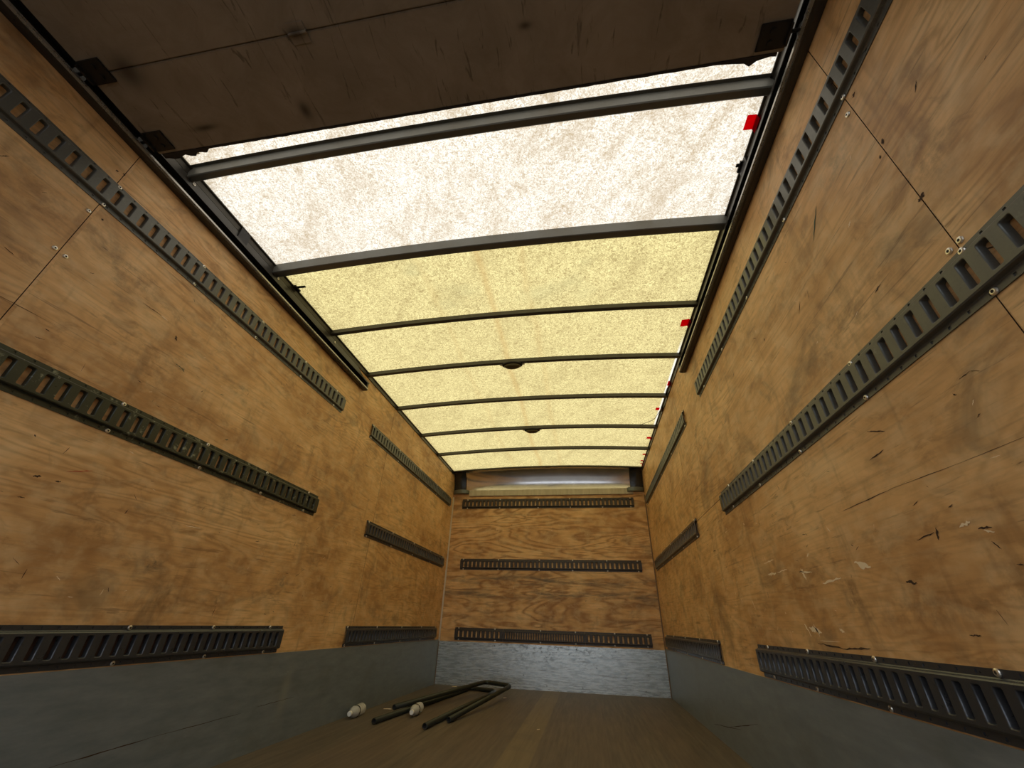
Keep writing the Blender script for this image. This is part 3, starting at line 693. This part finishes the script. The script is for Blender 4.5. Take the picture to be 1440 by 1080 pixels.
# ------------------------------------------------------------------ tape, clips, cable along the roof edge
def tape(x0, x1, y0, y1, label, droop=.0, fold=False):
    bm = bmesh.new(); n = 8; pr = None
    for i in range(n+1):
        u = i/n; x = x0+(x1-x0)*u; z = min(rz(x)-.002, 2.277 if x > 2.36 else 9)-droop*math.sin(math.pi*(1-u)*.5)**2
        if x > 2.384: z = 2.264-(x-2.384)*1.2; x = 2.384
        cur = [bm.verts.new((x, y, z+random.uniform(-.001, .001))) for y in (y0, y1)]
        if pr: bm.faces.new((pr[0], cur[0], cur[1], pr[1]))
        pr = cur
    o = bmobj('red_tape', bm, M['red']); o.data.name = 'red_tape'
    sm = o.modifiers.new('t', 'SOLIDIFY'); sm.thickness = .0006
    return tag(o, label, 'tape', 'red tape strips along the right roof edge')
tape(2.350, 2.402, .944, 1.0, 'large square of red tape on the white roof sheet at the right edge')
tape(2.335, 2.395, 2.16, 2.23, 'square red tape with a folded corner beside the third roof bow', .008)
tape(2.375, 2.398, 2.93, 3.0, 'thin red tape strip beside the roof edge just before the fifth bow', .004)
tape(2.345, 2.378, 3.40, 3.45, 'small red tape flag hanging beyond the fifth bow, beside the cable')
tape(2.345, 2.395, 4.06, 4.11, 'red tape strip on the yellow sheet between the last two bows')
tape(2.355, 2.400, 4.54, 4.58, 'red tape strip just beyond the last bow')
tape(2.357, 2.402, 4.75, 4.78, 'red tape strip, middle of the three nearest the header')
tape(2.362, 2.402, 4.85, 4.88, 'red tape strip closest to the front header')
bm = bmesh.new(); tube_path(bm, [(2.388, 2.95, 2.262), (2.375, 3.08, 2.262), (2.392, 3.18, 2.262), (2.38, 3.42, 2.256), (2.355, 3.62, 2.262), (2.24, 3.765, 2.278)], .0022, 8, .05)
tag(bmobj('cable', bm, [M['cable'], M['recess']], smooth=True), 'thin black cable looping along the right roof edge', 'cable')
for (x0, x1, y, l) in ((.016, .085, 1.565, 'small black clip sticking out over the yellow sheet at the left roof edge'), (2.362, 2.386, 1.14, 'small black clip on the right roof edge beyond the red tape')):
    bm = bmesh.new(); box(bm, x0, x1, y-.007, y+.007, 2.262, 2.268, bev=.001); box(bm, *( (x0, x0+.02) if x0 < 1 else (x1-.014, x1)), y-.02, y+.03, 2.256, 2.266, bev=.001)
    tag(bmobj('roof_clip', bm, M['dark']), l, 'clip')
bm = bmesh.new(); box(bm, 2.380, 2.392, 3.35, 3.42, 2.238, 2.262, bev=.003); tag(bmobj('cable_clip', bm, M['dark']), 'dark cable clip on the right roof rail past the fifth bow', 'clip')

# ------------------------------------------------------------------ things on the floor
bm = bmesh.new(); tube_path(bm, [(.275, 3.10, .0175), (.464, 4.83, .0175), (.747, 4.70, .0175), (.620, 3.07, .0175)], .017, 14, .07)
tag(bmobj('bent_tube', bm, [M['tube'], M['recess']], smooth=True), 'dark U-shaped bent tube lying flat on the floor, ends nearest the camera', 'tube', 'bent tubes on the floor')
bm = bmesh.new(); tube_path(bm, [(.277, 3.398, .048), (.645, 4.66, .090), (.912, 4.55, .083), (.703, 3.30, .0175)], .017, 14, .07)
tag(bmobj('bent_tube', bm, [M['tube'], M['recess']], smooth=True), 'dark U-shaped bent tube resting on top of the flat one, near the front wall', 'tube', 'bent tubes on the floor')

def bottle(loc, end, label):
    a = Vector(loc); b = Vector(end); d = (b-a); rz_ = math.atan2(d.y, d.x)
    o = empty('plastic_bottle', (a.x, a.y, .0325), (0, math.pi/2, rz_)); tag(o, label, 'bottle', 'clear plastic bottles on the floor')
    bm = bmesh.new()
    lathe(bm, [(.0105, .018), (.0125, .026), (.020, .042), (.029, .060), (.0325, .074), (.0325, .086), (.0305, .090), (.0325, .094), (.0325, .112), (.030, .117), (.0325, .122), (.0325, .146), (.0305, .150), (.0325, .154),
               (.0325, .176), (.0305, .18), (.0325, .184), (.0325, .198), (.027, .206), (.012, .203), (.0001, .202)], 24)
    rn = random.Random(len(label))
    for v in bm.verts:
        v.co.x += rn.uniform(-.0012, .0012); v.co.y += rn.uniform(-.0012, .0012)
    bmobj('bottle_body', bm, M['plastic'], o, True)
    bm = bmesh.new(); lathe(bm, [(.0001, 0), (.0135, 0), (.0145, .002), (.0145, .018), (.0001, .018)], 20); bmobj('cap', bm, M['cap'], o)
    bm = bmesh.new(); lathe(bm, [(.0325, .094), (.0350, .096), (.0350, .104), (.0325, .106)], 24); bmobj('label_band', bm, M['dark'], o, True)['label'] = 'dark ring around the middle'
bottle((.066, 3.17), (.052, 3.38), 'clear plastic bottle lying on the floor against the left kick plate')
bottle((.420, 3.36), (.40, 3.6), 'clear plastic bottle lying between the two bent tubes')
for (x, y, L, r, l) in ((.25, 5.0, .05, .3, 'pale wood splinter at the foot of the front kick plate'), (.138, 3.62, .06, .2, 'pale splinter on the floor beside the left kick plate'),
                        (1.291, 3.306, .03, .9, 'pale splinter alone in the middle of the floor'), (.87, 4.47, .035, .5, 'pale splinter by the far bend of the tubes')):
    bm = bmesh.new(); w = .006
    pts = [(-L/2, 0), (-L/4, w*.5), (L/3, w*.6), (L/2, 0), (L/5, -w*.5), (-L/3, -w*.4)]
    A = [bm.verts.new((a, b, 0)) for a, b in pts]; B = [bm.verts.new((a*.9, b*.7, .003)) for a, b in pts]
    bm.faces.new(A[::-1]); bm.faces.new(B)
    for i in range(6): bm.faces.new((A[i], A[(i+1) % 6], B[(i+1) % 6], B[i]))
    o = bmobj('wood_splinter', bm, M['raw']); o.location = (x, y, .0005); o.rotation_euler = (0, 0, r); tag(o, l, 'splinter', 'wood splinters on the floor')

# yard outside the open rear end
bm = bmesh.new(); v = [bm.verts.new(p) for p in ((-40, -60, -1.15), (45, -60, -1.15), (45, 40, -1.15), (-40, 40, -1.15))]; bm.faces.new(v)
structure(bmobj('ground', bm, M['ground']))
